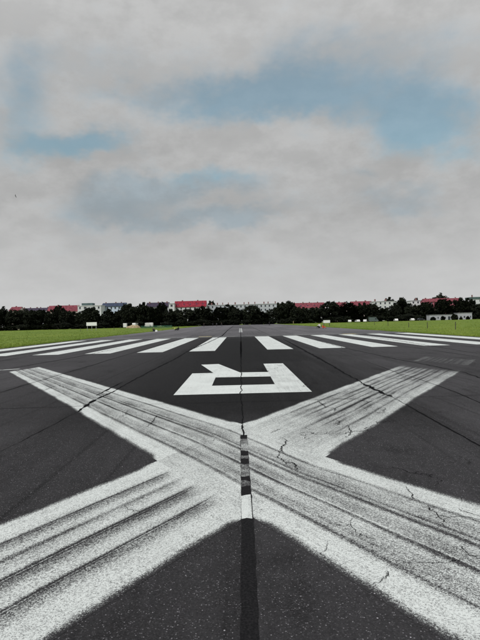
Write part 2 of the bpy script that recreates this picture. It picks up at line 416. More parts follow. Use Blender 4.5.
def ribbon(name, pts, w0, m, z, parent, jag=0.4, step=0.1, wander=0.02, seed=0, taper=True):
    """an irregular flat crack or joint along ground points"""
    rnd = random.Random(seed); P2 = []
    for i in range(len(pts) - 1):
        a, b = Vector(pts[i]), Vector(pts[i + 1]); n = max(1, int((b - a).length / step))
        for k in range(n): P2.append(a.lerp(b, k / n))
    P2.append(Vector(pts[-1]))
    if step < 0.05:
        for _ in range(2):
            Q = [P2[0]]
            for a, b in zip(P2, P2[1:]): Q += [a.lerp(b, .25), a.lerp(b, .75)]
            P2 = Q + [P2[-1]]
        off = [Vector((rnd.gauss(0, 1), rnd.gauss(0, 1))) * w0 * .35 for _ in P2]
        P2 = [q + o_ for q, o_ in zip(P2, off)]
    V, f = [], []; n = len(P2)
    for i, q in enumerate(P2):
        d = (P2[min(i + 1, n - 1)] - P2[max(i - 1, 0)]); d = d.normalized() if d.length else Vector((0, 1)); s = Vector((-d.y, d.x))
        wd = w0 * (1 + jag * mnoise.noise((i * 0.37, seed * 3.1, 0.5)) + jag * rnd.uniform(-.6, .6)) / 2
        if taper: wd *= min(1.0, 0.25 + 3.0 * min(i, n - 1 - i) / n)
        c = q + s * wander * (mnoise.noise((i * 0.21, seed * 1.7, 4.0)) * 1.4 + rnd.uniform(-.3, .3))
        for e in (-1, 1): V.append((c.x + s.x * wd * e, c.y + s.y * wd * e, z))
        if i: k = 2 * i; f.append((k - 2, k - 1, k + 1, k))
    me = pyd(name, V, f)
    if me.polygons[0].normal.z < 0: me.flip_normals()
    return obj(name, me, m, parent)
ribbon('joint_strip', [(0.01, -6), (0.01, 3.05), (0.025, 4.5), (0.015, 8.6)], 0.118, M['joint'], 0.004, runway, jag=0.05, step=0.05, wander=0.006, seed=3, taper=False)
P_scrap = paint('paint_scrap', sides=False, cover=0.80, mid_cover=0.95, mid_w=0.04, blot=0.7)
P_scr2 = paint('paint_scrap_worn', sides=False, cover=0.36, mid_cover=0.40, blot=1.6)
for (ya, yb, mm) in ((4.97, 5.62, P_scrap), (5.90, 6.12, P_scr2), (6.30, 6.85, P_scr2), (7.12, 7.24, P_scr2), (7.55, 8.30, P_scr2)):
    rr = random.Random(int(ya * 10)); e = lambda: rr.uniform(-.035, .035)
    o = poly('paint_scrap', [[(-.032, ya + e()), (0.02, ya + e()), (0.075, ya + e()), (0.072, yb + e()), (0.02, yb + e()), (-.036, yb + e())]], mm, 0.0055); o.parent = runway
seed = 10
def joint(pix, w, name='joint', wander=0.02, jag=0.4, step=0.1, more=()):
    global seed; seed += 1
    return ribbon(name, [gnd(*q) for q in pix] + list(more), w, M['crack'], 0.007, runway, jag=jag, step=step, wander=wander, seed=seed)
joint([(242.3, 437), (243, 431), (242, 424)], 0.035, wander=0.03)
joint([(242, 424), (241.5, 400), (241.2, 370), (241, 352)], 0.085, more=[(0.05, 60), (0.05, 95), (0.05, 200)], wander=0.03)
joint([(241.2, 358), (241, 348), (241, 341)], 0.13, wander=0.04, jag=0.7)
joint([(0, 452), (40, 432), (77, 412)], 0.012)
joint([(77, 412), (83, 407.5), (95, 400), (108, 394), (117, 390)], 0.085, jag=0.8, wander=0.03)
joint([(117, 390), (128, 383), (150, 371.5), (175, 359), (190, 350), (205, 344), (222, 336)], 0.17, jag=0.7, wander=0.05, more=[(-3.0, 120), (-3.2, 260)])
joint([(96, 396), (107, 390), (122, 382.5)], 0.06, jag=0.8)
joint([(283, 339), (300, 348), (320, 359), (340, 370.6), (362, 383)], 0.14, jag=0.6, wander=0.05)
joint([(362, 383), (375, 389.6), (392.5, 397)], 0.15, jag=0.9, wander=0.05)
joint([(392.5, 397), (401, 402), (436, 421.7), (480, 446)], 0.03, more=[(3.6, 4.0)])
joint([(360, 359), (395, 372), (415, 378), (436, 385), (460, 394), (480, 403)], 0.022, more=[(5.2, 4.0)])
joint([(300, 336), (340, 347), (395, 359), (427, 365), (462, 372), (480, 378)], 0.05, more=[(7.6, 5.0)], wander=0.04)
joint([(0, 370.5), (36, 364), (72, 358), (120, 348)], 0.07, wander=0.04)
joint([(340, 332.5), (400, 341), (480, 354)], 0.10, wander=0.06)
for x in (-7.4, -14.2, 11.3, 14.9, -18.2, 18.6):
    joint([], 0.035, more=[(x, 3), (x + .1, 20), (x - .1, 45), (x, 66)], wander=0.05, step=0.4)
for x in (4.1, 7.6, -7.5, 11, -11.2):
    joint([], 0.10, more=[(x, 68), (x, 140), (x, 300)], wander=0.08, step=1.5)
for y in (12.0, 27.5, 30.8, 46.0, 82.0, 98.0, 125.0):
    joint([], 0.02 if y < 50 else 0.12, more=[(-21, y + .6), (-8, y), (6, y + .3), (21, y - .4)], wander=0.05, step=0.5)
def crk(org, sc, pix, w):
    w *= 0.5
    joint([(org[0] + x / sc, org[1] + y / sc) for x, y in pix], w, 'crack', wander=0.022, jag=0.9, step=0.045)
z4, z5, z6 = ((240, 380), 4.0), ((360, 440), 4.0), ((250, 500), 3.2)
crk(*z4, [(172, 233), (185, 240), (180, 262), (165, 268), (172, 290), (183, 300)], .032)
crk(*z4, [(165, 268), (160, 290), (150, 310), (175, 325), (185, 335), (178, 345)], .024)
crk(*z4, [(185, 335), (210, 330), (220, 345), (228, 362)], .024)
crk(*z4, [(310, 80), (320, 92), (345, 110), (380, 115), (378, 128), (360, 130)], .030)
crk(*z4, [(380, 165), (400, 165), (395, 180), (380, 172)], .026)
crk(*z4, [(430, 180), (435, 195), (445, 205), (440, 215), (425, 230)], .026)
crk(*z4, [(120, 215), (150, 200), (170, 195)], .02)
crk(*z5, [(180, 185), (195, 205), (215, 220), (205, 230), (235, 245), (248, 262)], .016)
crk(*z5, [(248, 262), (290, 285), (300, 295), (325, 315), (330, 335), (345, 345)], .018)
crk(*z5, [(290, 285), (295, 270), (310, 268)], .01)
crk(*z5, [(405, 425), (412, 440), (430, 460), (480, 470), (520, 468)], .017)
crk(*z5, [(430, 460), (415, 480), (350, 490), (250, 493), (160, 490), (120, 478)], .009)
crk(*z5, [(112, 530), (105, 545), (98, 556)], .012)
crk(*z6, [(252, 140), (245, 155), (230, 165), (235, 185), (243, 195)], .010)
crk(*z6, [(440, 230), (435, 250), (410, 265), (390, 272)], .010)
crk(*z6, [(210, 40), (225, 55), (245, 60)], .010)
crk(*z6, [(130, 95), (150, 110), (165, 108)], .006)
crk((340, 340), 3.43, [(190, 110), (215, 125), (250, 138), (300, 150)], .03)
crk((60, 360), 4.0, [(345, 270), (365, 255), (385, 225), (400, 215)], .03)
crk((0, 355), 4.0, [(175, 143), (205, 130), (245, 120)], .04)

def branch(x, y, ang, length, w, depth, rnd):
    pts = [(x, y)]; n = int(length / 0.07)
    for i in range(n):
        a_ = ang + rnd.gauss(0, .85); ang += rnd.gauss(0, .12); x += math.cos(a_) * .07; y += math.sin(a_) * .07; pts.append((x, y))
        if depth and rnd.random() < .10: branch(x, y, ang + rnd.choice((-1, 1)) * rnd.uniform(.6, 1.2), length * rnd.uniform(.25, .5), w * .7, depth - 1, rnd)
    if len(pts) > 3: joint([], w, 'crack', wander=0.006, jag=0.9, step=0.045, more=pts)
rb = random.Random(21)
for (x, y, a, L, w) in ((1.9, 6.6, -1.1, 1.3, .011), (2.6, 4.6, 2.7, 1.4, .009), (1.1, 4.4, 1.9, .8, .008), (1.6, 8.4, 1.0, 2.2, .016), (3.2, 11.5, 2.2, 1.6, .018), (2.4, 10.2, .9, 1.6, .016),
                        (5.3, 15.5, 1.8, 2.0, .022), (-2.6, 10.6, .9, 1.3, .014), (-5.6, 15.6, 1.2, 1.8, .02), (.9, 8.6, -.4, 1.2, .014), (-.7, 8.2, .6, .8, .009), (-1.3, 5.4, -1.0, .7, .006),
                        (.9, 19.0, 1.5, 3.0, .03), (2.0, 14.2, 1.1, 2.0, .02)):
    branch(x, y, a, L, w * .75, 1, rb)

# ------------------------------------------------------------------ grass: blades nobody could count
m, t, p = mat('grass_blade')
gp = t.nodes.new('ShaderNodeNewGeometry')
a = noise(t, gp.outputs['Position'], 0.08, 4, 0.6); b_ = noise(t, gp.outputs['Position'], 0.9, 4, 0.7); c_ = noise(t, gp.outputs['Position'], 7.0, 2, 0.7)
gcol = mix(t, a.ss(0.35, 0.65), (0.14, 0.22, 0.03), (0.24, 0.31, 0.05))
gcol = mix(t, b_.ss(0.48, 0.72) * 0.7, gcol, (0.32, 0.31, 0.11))
gcol = mix(t, c_.ss(0.42, 0.68) * 0.75, gcol, (0.045, 0.10, 0.014))
t.links.new(gcol, p.inputs['Base Color']); p.inputs['Roughness'].default_value = 0.7; p.inputs['Specular IOR Level'].default_value = 0.15
M['blade'] = m
rnd = random.Random(3); V, f = [], []
def blade(x, y, h, wd):
    a = rnd.uniform(0, 6.283); k = len(V); lx, ly = rnd.uniform(-.5, .5) * h, rnd.uniform(-.5, .5) * h
    ca, sa_ = math.cos(a) * wd, math.sin(a) * wd
    V.extend(((x - ca, y - sa_, -0.03), (x + ca, y + sa_, -0.03), (x + lx, y + ly, h))); f.append((k, k + 1, k + 2))
for i in range(52000):
    D = 1.0 / rnd.uniform(1 / 290.0, 1 / 30.0)
    s = rnd.choice((-1, 1)); off = rnd.random() ** 1.4 * (D * 0.62) if rnd.random() < .8 else rnd.random() * 1.2
    x = s * (RW - 0.15 + off + 0.35 * mnoise.noise((D * 0.13, s * 9.0, 0)))
    if 0.5 + 0.5 * mnoise.noise((x * .15, D * .15, 0)) + rnd.uniform(-.3, .5) < .35: continue
    sc = 0.6 + D / 130.0
    for k in range(3): blade(x + rnd.uniform(-.12, .12) * sc, D + rnd.uniform(-.12, .12) * sc, rnd.uniform(.05, .16) * sc ** .6, .018 * sc)
tag(obj('grass', pyd('grass', V, f), M['blade']), 'rough green meadow grass on both sides of the runway', 'grass', kind='stuff')

# ------------------------------------------------------------------ trees
def leafmat(name, lo, hi):
    m, t, p = mat(name); g = t.nodes.new('ShaderNodeNewGeometry'); oi = t.nodes.new('ShaderNodeObjectInfo')
    n = noise(t, g.outputs['Position'], 0.45, 3, 0.6)
    c = mix(t, n.ss(0.3, 0.7), lo, hi); r = N(t, oi.outputs['Random'])
    t.links.new(mix(t, r * 0.5, c, tuple(x * .55 for x in lo)), p.inputs['Base Color'])
    p.inputs['Roughness'].default_value = 0.75; p.inputs['Specular IOR Level'].default_value = 0.08
    return m
M['leaf'] = leafmat('leaf_dark', (0.009, 0.012, 0.008), (0.018, 0.022, 0.012))
M['bark'] = simple('bark', (0.035, 0.03, 0.025), 0.9, 0.3, 3.0, 0.1)
def crown_mesh(seed, shape):
    """leaf-sized faces gathered in clumps through a crown of unit radius and height 1 (z 0..1)"""
    r = random.Random(seed); V, f = [], []
    for c in range(95):
        while True:
            x, y, z = r.uniform(-1, 1), r.uniform(-1, 1), r.uniform(0, 1)
            if shape == 0: lim = math.sqrt(max(0, 1 - (2 * z - 1) ** 2)) * 1.0          # round
            elif shape == 1: lim = (1 - z) ** .65 * 1.05 * min(1, z * 6 + .3)            # tapering
            else: lim = math.sqrt(max(0, 1 - max(0, (z - .35) / .65) ** 2)) * min(1, z * 3 + .35)   # broad dome
            q = math.hypot(x, y)
            if q < lim and q > lim * 0.25: break
        cr = r.uniform(.16, .30)
        for k in range(46):
            d = Vector((r.gauss(0, 1), r.gauss(0, 1), r.gauss(0, 1))).normalized() * cr * r.random() ** .4
            p0 = Vector((x + d.x, y + d.y, z + d.z * .42)); s = r.uniform(.045, .085)
            a = Vector((r.gauss(0, 1), r.gauss(0, 1), r.gauss(0, 1))).normalized(); b = a.orthogonal().normalized()
            kk = len(V)
            b2 = Vector((b.x, b.y, b.z * .5)) * s; a2 = Vector((a.x, a.y, a.z * .5)) * s * 1.5
            V += [tuple(p0 - a2), tuple(p0 + b2), tuple(p0 + a2), tuple(p0 - b2)]; f.append((kk, kk + 1, kk + 2, kk + 3))
    me = pyd('crown', V, f); me.materials.append(M['leaf']); return me
CROWNS = [crown_mesh(1, 0), crown_mesh(2, 0), crown_mesh(3, 2), crown_mesh(4, 2), crown_mesh(5, 1), crown_mesh(6, 0)]
def trunk_mesh(seed):
    r = random.Random(seed); mb = MB(); mb.cyl((0, 0, 0), (0.1, 0, .35), .085, .06, 9); mb.cyl((0.1, 0, .35), (0, .1, .8), .06, .02, 8)
    for k in range(7):
        z = r.uniform(.28, .6); a = k * .9 + r.uniform(0, .5)
        mb.cyl((.08, 0, z), (math.cos(a) * .55, math.sin(a) * .55, z + r.uniform(.12, .3)), .03, .008, 6)
    me = mb.mesh('trunk'); me.materials.append(M['bark']); return me
TRUNKS = [trunk_mesh(i) for i in range(3)]
def tree(x, D, hgt, rad, ci, low=0.12, name='tree'):
    rr = random.Random(int(x * 77 + D * 13)); e = empty(name, (x, D, 0), rr.uniform(0, 6.28))
    tr = obj('trunk', TRUNKS[rr.randrange(3)], None, e); tr.scale = (min(rad, 4.5) * .9, min(rad, 4.5) * .9, hgt)
    cr = obj('crown', CROWNS[ci], None, e); cr.location = (0, 0, hgt * low); cr.scale = (rad, rad, hgt * (1 - low) * .97)
    return e

# front row, read from the photo: (pixel x, pixel y of the top, half width in pixels, distance, crown)
T = [(-8, 309, 9, 310, 0), (3, 308, 8, 318, 2), (13, 310.5, 7, 312, 1), (23, 310, 8, 320, 3), (33, 311, 8, 310, 0), (42, 310.5, 7, 316, 5), (51, 311, 6, 312, 2),
     (59, 307, 6, 318, 1), (66, 311.5, 6, 310, 0), (74, 312.5, 6, 322, 3), (82, 312.5, 6, 312, 2), (91, 308.2, 8, 308, 0), (100, 314.5, 5, 318, 5), (108, 308.6, 8, 310, 4),
     (117, 312.5, 5, 316, 0), (121, 310, 6, 322, 5), (128, 304.5, 7, 310, 0), (135, 308, 6, 318, 3), (143, 303.8, 8, 312, 2), (150, 308, 6, 320, 1), (156, 308.8, 6, 310, 0),
     (162, 303.5, 5, 316, 1), (169, 309.5, 6, 310, 5), (177, 310.5, 6, 320, 3), (186, 309.8, 8, 310, 0), (194, 311, 6, 322, 5), (202, 307.5, 8, 312, 1), (211, 311, 6, 320, 2),
     (219, 308, 5, 312, 0), (228, 305.8, 9, 318, 2), (236, 309, 6, 312, 5), (243, 311, 6, 322, 3), (251, 306.2, 8, 312, 0), (258, 311, 6, 320, 1), (264, 314, 5, 314, 2),
     (272, 309.8, 7, 322, 0), (281, 303, 6, 312, 5), (289, 302.2, 8, 318, 3), (297, 307.5, 6, 310, 0), (304, 308.3, 6, 320, 2), (312, 308.8, 6, 312, 1), (320, 307.5, 6, 318, 5),
     (329, 302.2, 8, 310, 0), (338, 306.5, 6, 322, 2), (348, 302.8, 8, 312, 3), (356, 306.5, 6, 320, 1), (363, 303.5, 6, 312, 5), (371, 304.5, 6, 318, 0), (379, 308.5, 7, 310, 2),
     (388, 308.8, 7, 322, 1), (395, 305, 5, 312, 0), (402, 301.5, 9, 318, 3), (411, 305, 6, 312, 5), (418, 306.5, 6, 320, 1), (426, 303, 7, 310, 0), (434, 309.5, 6, 318, 2),
     (444, 299.8, 8, 312, 0), (452, 306.5, 5, 320, 5), (460, 299, 7, 312, 1), (468, 299.5, 7, 318, 2), (476, 305, 7, 312, 0), (487, 304, 9, 318, 3)]
ZONES = [(-99, 17, 'the pale gabled house'), (17, 47, 'the long blue-grey roof'), (47, 78, 'the left pink-red roof'), (78, 101, 'the white block with hut'),
         (101, 126, 'the blue-white block'), (126, 146, 'sky left of the purple roof'), (146, 173, 'the purple and red roof'), (173, 207, 'the bright red roof'),
         (207, 280, 'the long grey-white block'), (280, 292, 'sky right of the long block'), (292, 326, 'the wide pink-red roof'),
         (326, 352, 'the small pink roof'), (352, 374, 'the third pink roof'), (374, 397, 'the slanting white block'), (397, 424, 'the narrow white block'),
         (424, 462, 'the pink apartment house'), (462, 999, 'the right edge white house')]
def zone(px): return next(z[2] for z in ZONES if z[0] <= px < z[1])
NTH = ['first', 'second', 'third', 'fourth', 'fifth', 'sixth', 'seventh', 'eighth', 'ninth', 'tenth', 'eleventh', 'twelfth']
from collections import defaultdict
def labels(items, fmt_one, fmt_many):
    """items: pixel x in order from the left -> one label each, counted within its zone"""
    z = [zone(q) for q in items]; tot = defaultdict(int); cnt = defaultdict(int); res = []
    for q in z: tot[q] += 1
    for q in z:
        cnt[q] += 1; res.append(fmt_one.format(z=q) if tot[q] == 1 else fmt_many.format(z=q, n=NTH[cnt[q] - 1]))
    return res
T.sort()
word = {0: 'round', 1: 'round', 5: 'round', 2: 'broad', 3: 'broad', 4: 'pointed'}
for (q, lab) in zip(T, labels([q[0] for q in T], 'lone dark tree in front of {z}', 'dark tree in front of {z}, {n} from left')):
    px, py, hw, D, ci = q
    pt = at(px, py - .5, D); e = tree(pt.x, D, pt.z + .3, hw * D / F * 1.12, ci)
    tag(e, lab.replace('dark tree', 'dark ' + word[ci] + ' tree'), 'tree', 'trees along the far end of the runway')
# tall trees whose tops show above the houses
BT = [(211, 301, 4, 'tree top showing just right of the bright red roof'), (389, 297.8, 6, 'flat tree top rising behind the slanting white block'),
      (402, 297.6, 4, 'small tree top behind the narrow white block, left of it'), (416, 298, 2.5, 'tiny tree top above the narrow white block'),
      (441, 293.6, 7, 'tallest tree top, rising above the pink apartment house'), (433, 297.5, 4, 'low tree top left of the tallest tree over the pink house')]
for px, py, hw, lab in BT:
    pt = at(px, py, 455); tag(tree(pt.x, 455, pt.z + .3, hw * 455 / F * 1.1, 2 if hw > 5 else 0, .3), lab, 'tree', 'tall trees behind the houses')
# shrubs at the foot of the trees
SH = [(-6 + i * 9.0 + random.uniform(-2, 2), random.uniform(2.6, 4.6), random.uniform(5.0, 7.5), random.uniform(297, 305), random.choice((0, 2, 3, 5))) for i in range(56)]
for (q, lab) in zip(SH, labels([q[0] for q in SH], 'dark shrub below {z}', 'dark shrub below {z}, {n} from left')):
    px, hh, hw, D, ci = q
    if 424 < px < 475: D += 8; hh *= .9
    pt = at(px, 320, D)
    e = empty('shrub', (pt.x, D, 0), random.uniform(0, 6)); cr = obj('foliage', CROWNS[ci], None, e); cr.location = (0, 0, -.25); cr.scale = (hw * D / F, hw * D / F, hh)
    tag(e, lab, 'shrub', 'shrubs at the foot of the trees')

for px, D, hh, hw, lab in ((433, 288, 2.2, 2.6, 'small dark bush before the left end of the long pavilion'), (443, 290, 2.6, 2.2, 'small dark bush before the middle of the long pavilion'),
                           (454.5, 286, 3.4, 3.4, 'dark bush in the gap between the two pavilions'), (468, 289, 2.0, 2.0, 'small dark bush before the short taller pavilion'), (461, 290, 1.7, 1.6, 'lowest bush, before the left part of the short pavilion')):
    e = empty('shrub', (at(px, 320, D).x, D, 0), px); cr = obj('foliage', CROWNS[3], None, e); cr.location = (0, 0, -.2); cr.scale = (hw * D / F, hw * D / F, hh); tag(e, lab, 'shrub', 'bushes before the pavilions')

# ------------------------------------------------------------------ houses behind the trees
def wallmat(n, c): M[n] = simple(n, c, 0.85, 0.08, 0.25, 0.15)
wallmat('w_white', (0.60, 0.61, 0.64)); wallmat('w_grey', (0.40, 0.41, 0.45)); wallmat('w_long', (0.44, 0.46, 0.51)); wallmat('w_blue', (0.50, 0.58, 0.70)); wallmat('w_pink', (0.40, 0.13, 0.18))
wallmat('w_pale', (0.62, 0.52, 0.50)); wallmat('w_dim', (0.42, 0.44, 0.50))
M['r_red'] = simple('r_red', (0.23, 0.026, 0.042), 0.8, 0.45, 0.9, 0.15); M['r_pink'] = simple('r_pink', (0.19, 0.050, 0.066), 0.8, 0.45, 0.9, 0.15)
M['r_dark'] = simple('r_dark', (0.045, 0.035, 0.06), 0.7, 0.3, 0.8, 0.2); M['r_blue'] = simple('r_blue', (0.04, 0.055, 0.095), 0.7, 0.3, 0.8, 0.2)
M['r_teal'] = simple('r_teal', (0.08, 0.12, 0.12), 0.7, 0.3, 0.8, 0.2)
M['glass'] = simple('window_glass', (0.03, 0.035, 0.05), 0.15, 0.3, 1.0, 0.5); M['frame'] = simple('window_frame', (0.6, 0.6, 0.6), 0.6)
M['chim'] = simple('chimney', (0.20, 0.10, 0.09), 0.9, 0.3, 2.0)
_w = MB().box(-.5, .5, -.03, .03, -.5, .5).mesh('window'); _w.materials.append(M['glass'])
_s = MB().box(-.56, .56, -.10, .03, -.58, -.51).mesh('sill'); _s.materials.append(M['frame'])
_sw = MB().box(-.5, .5, -.03, .03, -.5, .5).mesh('roof_window'); _sw.materials.append(M['r_dark'])
_ch = MB().box(-.45, .45, -.35, .35, -1.2, 1.1).box(-.52, .52, -.42, .42, 1.1, 1.25).mesh('chimney'); _ch.materials.append(M['chim'])
def house(name, label, x0, x1, yeave, ytop, D, wm, rm, roof='gable', storeys=5, bay=3.4, ww=1.15, stairs=(), hut=None, chim=3, skylights=False, cat='building'):
    A = at(x0, yeave, D); B = at(x1, yeave, D); T_ = at((x0 + x1) / 2, ytop, D + (5.5 if roof == 'gable' else 0))
    Wd = B.x - A.x; cx = (A.x + B.x) / 2; ez = (A.z + B.z) / 2; tz = max(T_.z, ez + .4); dp = 11.0
    e = empty(name, (cx, D, 0)); tag(e, label, cat, 'houses behind the trees')
    obj('wall', MB().box(-Wd / 2, Wd / 2, 0, dp, 0, ez).mesh('wall'), wm, e)
    if roof == 'gable':
        b = bmesh.new(); hw = Wd / 2 + .25
        pr = [(-.5, ez - .25), (dp / 2, tz), (dp + .5, ez - .25), (dp + .5, ez - .05), (dp / 2, tz + .22), (-.5, ez - .05)]
        a = [b.verts.new((-hw, y, z)) for y, z in pr]; c = [b.verts.new((hw, y, z)) for y, z in pr]
        b.faces.new(a); b.faces.new(c[::-1])
        for i in range(6): b.faces.new((a[i], c[i], c[(i + 1) % 6], a[(i + 1) % 6]))
        bmesh.ops.recalc_face_normals(b, faces=b.faces[:]); me = bpy.data.meshes.new('roof'); b.to_mesh(me); b.free()
        rf = obj('roof', me, rm, e)
        for s in (-1, 1):                               # gable ends
            obj('gable', pyd('gable', [(s * (Wd / 2 - .02), .02, ez - .02), (s * (Wd / 2 - .02), dp - .02, ez - .02), (s * (Wd / 2 - .02), dp / 2, tz - .05)], [(0, 1, 2)]), wm, e)
        sl = math.atan2(tz - ez, dp / 2)
        if skylights:
            n = int(Wd / 5)
            for i in range(n):
                o = obj('roof_window', _sw, None, rf); yy = 2.2; o.location = (-Wd / 2 + (i + .5) * Wd / n, yy, ez + (yy + .5) * (tz - ez + .2) / (dp / 2 + .5) + .05)
                o.rotation_euler = (sl - R(90), 0, 0); o.scale = (1.0, 1, 1.3)
    else:
        rf = obj('roof', MB().box(-Wd / 2 - .3, Wd / 2 + .3, -.3, dp + .3, ez, tz).mesh('roof'), rm, e)
    for i in range(chim):
        o = obj('chimney', _ch, None, rf); o.location = (-Wd / 2 + Wd * (i + .5 + random.uniform(-.25, .25)) / chim, dp / 2 + random.uniform(-1, 2), tz + (.15 if roof == 'gable' else 1.2) - .25 * (roof != 'gable'))
        o.scale = (random.uniform(.7, 1.3), 1, .6 if roof == 'gable' else .75)
    sh = ez / storeys; nb = max(1, int(Wd / bay)); bw = Wd / nb
    for j in range(storeys):
        for i in range(nb):
            x = -Wd / 2 + (i + .5) * bw; st = i in stairs
            o = obj('window', _w, None, e); o.location = (x, 0.0, sh * (j + (.25 if st else .55)) + .1); o.scale = (ww * (1.3 if st else 1), 1, sh * (.8 if st else .48))
            if j >= storeys - 2 and not st:
                q = obj('sill', _s, None, o)
    if hut:
        a = at(hut[0], hut[2], D + 3); c = at(hut[1], hut[2], D + 3)
        obj('rooftop_hut', MB().box(a.x - cx, c.x - cx, 2, 8, tz - .02, a.z).mesh('rooftop_hut'), M[hut[3]], e)
    return e
house('gabled_house', 'pale pinkish gabled house peeping over the trees at the left edge', 9, 19, 310.5, 307.2, 392, M['w_pale'], M['r_pink'], chim=1, storeys=4)
house('terrace_house', 'long low blue-grey roofed terrace behind the trees at far left', 18.5, 47, 310.6, 308.3, 404, M['w_dim'], M['r_dark'], storeys=4, chim=5)
house('red_roofed_house', 'pink-red roofed house left of the white block with rooftop hut', 47, 77.2, 311.3, 305.8, 398, M['w_pale'], M['r_pink'], chim=2, storeys=4)
house('apartment_block', 'white apartment block with dark rooftop hut above the billboard', 77.6, 101, 305.9, 305.5, 384, M['w_white'], M['w_white'], 'flat', hut=(82, 93, 303.3, 'r_teal'), chim=1, stairs=(2,))
house('apartment_block', 'blue-white apartment block with a dark blue roof on the left', 101.5, 125, 306.2, 303.2, 396, M['w_blue'], M['r_blue'], chim=3, bay=3.0)
house('red_roofed_house', 'white house under a mottled purple and red roof', 146, 168.4, 307.0, 302.8, 402, M['w_white'], M['r_dark'], chim=3, skylights=True)
house('narrow_house', 'narrow white house wedged left of the bright red roof', 168.8, 174.2, 303.8, 303.4, 394, M['w_white'], M['w_grey'], 'flat', chim=0, ww=1.6)
house('red_roofed_house', 'white house under the long bright red roof, highest on the left', 174.4, 206, 306.8, 301.2, 400, M['w_white'], M['r_red'], chim=2, skylights=True)
house('apartment_block', 'very long grey-white apartment block behind the runway end', 206.4, 279.5, 304.8, 304.2, 410, M['w_long'], M['w_grey'], 'flat', chim=11, bay=3.2, stairs=(2, 10, 18))
house('red_roofed_house', 'wide house with pink-red roof right of the runway end', 291, 325, 308.0, 303.0, 402, M['w_white'], M['r_pink'], chim=4, skylights=True)
house('red_roofed_house', 'small pink roof between two dark round trees', 333, 347, 306.6, 302.6, 410, M['w_pale'], M['r_pink'], chim=1)
house('red_roofed_house', 'third pink roof, just left of the slanting white block', 352, 373, 305.6, 301.5, 400, M['w_pale'], M['r_pink'], chim=2)
house('apartment_block', 'slanting white apartment block with rows of dark windows on the right', 373.6, 396.5, 301.6, 301.2, 388, M['w_white'], M['w_grey'], 'flat', chim=2, stairs=(4,))
house('apartment_block', 'narrow white apartment block between dark trees on the right', 411, 425, 300.8, 300.4, 402, M['w_white'], M['w_grey'], 'flat', chim=1)
house('apartment_house', 'pink apartment house behind trees and low white pavilions', 425.6, 462, 301.3, 298.6, 382, M['w_pink'], M['r_pink'], chim=4, bay=3.0)
house('apartment_block', 'white house with dark teal roof at the right edge', 472, 494, 299.0, 296.8, 380, M['w_white'], M['r_teal'], 'flat', chim=2)

# ------------------------------------------------------------------ low pavilions on the right
def pavilion(label, x0, x1, yt, D, doors, dp=5.0):
    A = at(x0, yt, D); B = at(x1, yt, D); W_ = B.x - A.x; hz = (A.z + B.z) / 2
    e = empty('pavilion', ((A.x + B.x) / 2, D, 0)); tag(e, label, 'pavilion', 'low white pavilions')
    obj('wall', MB().box(-W_ / 2, W_ / 2, 0, dp, 0, hz - .12).mesh('wall'), M['w_grey'], e)
    obj('roof', MB().box(-W_ / 2 - .2, W_ / 2 + .2, -.25, dp + .2, hz - .12, hz).mesh('roof'), M['w_grey'], e)
    for (a, b, z0, z1) in doors:
        obj('door' if z0 < .2 else 'window', MB().box(-W_ / 2 + a * W_, -W_ / 2 + b * W_, -.04, .04, max(z0, .02), z1).mesh('opening'), M['glass'], e)
pavilion('long low white pavilion at the foot of the pink apartment house', 429.5, 452, 314.6, 296, [(.16, .22, 0, 2.0), (.36, .40, .9, 1.9), (.55, .62, 0, 2.1), (.68, .72, .9, 1.9), (.82, .92, 0, 2.1)])
pavilion('taller short white pavilion at far right of the meadow', 457.6, 472, 312.7, 296, [(.18, .27, 0, 2.1), (.42, .52, 1.0, 2.1), (.66, .76, 0, 2.1), (.86, .93, 1, 2.1)])

# ------------------------------------------------------------------ cars and vans
M['tyre'] = simple('tyre', (0.02, 0.02, 0.02), 0.9); M['rim'] = simple('rim', (0.45, 0.45, 0.46), 0.35, metal=0.8); M['lamp'] = simple('lamp', (0.7, 0.7, 0.66), 0.2)
M['carwhite'] = simple('car_white', (0.72, 0.72, 0.72), 0.3, 0.04); M['cargrey'] = simple('car_grey', (0.10, 0.13, 0.13), 0.3, 0.05); M['carblack'] = simple('car_black', (0.02, 0.02, 0.024), 0.3, 0.05)
def vehicle(name, prof, wins, Wd, wheels, wr):
    e = empty(name); b = MB().prism(prof, -Wd / 2, Wd / 2).mesh('body'); b.materials.append(M['carwhite']); bo = obj('body', b, None, e)
    for wn in wins:
        for s in (-1, 1):
            y0, y1 = sorted((s * (Wd / 2 - .02), s * (Wd / 2 + .012))); obj('window', MB().prism(wn, y0, y1).mesh('window'), M['glass'], e)
    for x in wheels:
        for s in (-1, 1):
            tyre = obj('wheel', MB().cyl((x, s * (Wd / 2 - .18), wr), (x, s * (Wd / 2 + .02), wr), wr, n=18).mesh('wheel'), M['tyre'], e)
            obj('rim', MB().cyl((x, s * (Wd / 2), wr), (x, s * (Wd / 2 + .03), wr), wr * .6, n=12).mesh('rim'), M['rim'], tyre)
    xf = max(q[0] for q in prof)
    for s in (-1, 1): obj('headlight', MB().box(xf - .06, xf + .02, s * Wd * .36 - .16, s * Wd * .36 + .16, .62, .78).mesh('headlight'), M['lamp'], e)
    return e
CAR = vehicle('parked_car', [(-2.1, .28), (2.1, .28), (2.15, .70), (1.25, .92), (.55, 1.42), (-1.15, 1.46), (-1.95, .98), (-2.15, .85)],
              [[(-.1, .95), (1.0, .95), (.5, 1.35), (-.1, 1.38)], [(-.2, .95), (-.2, 1.38), (-1.1, 1.38), (-1.65, .97)]], 1.75, (-1.35, 1.35), .31)
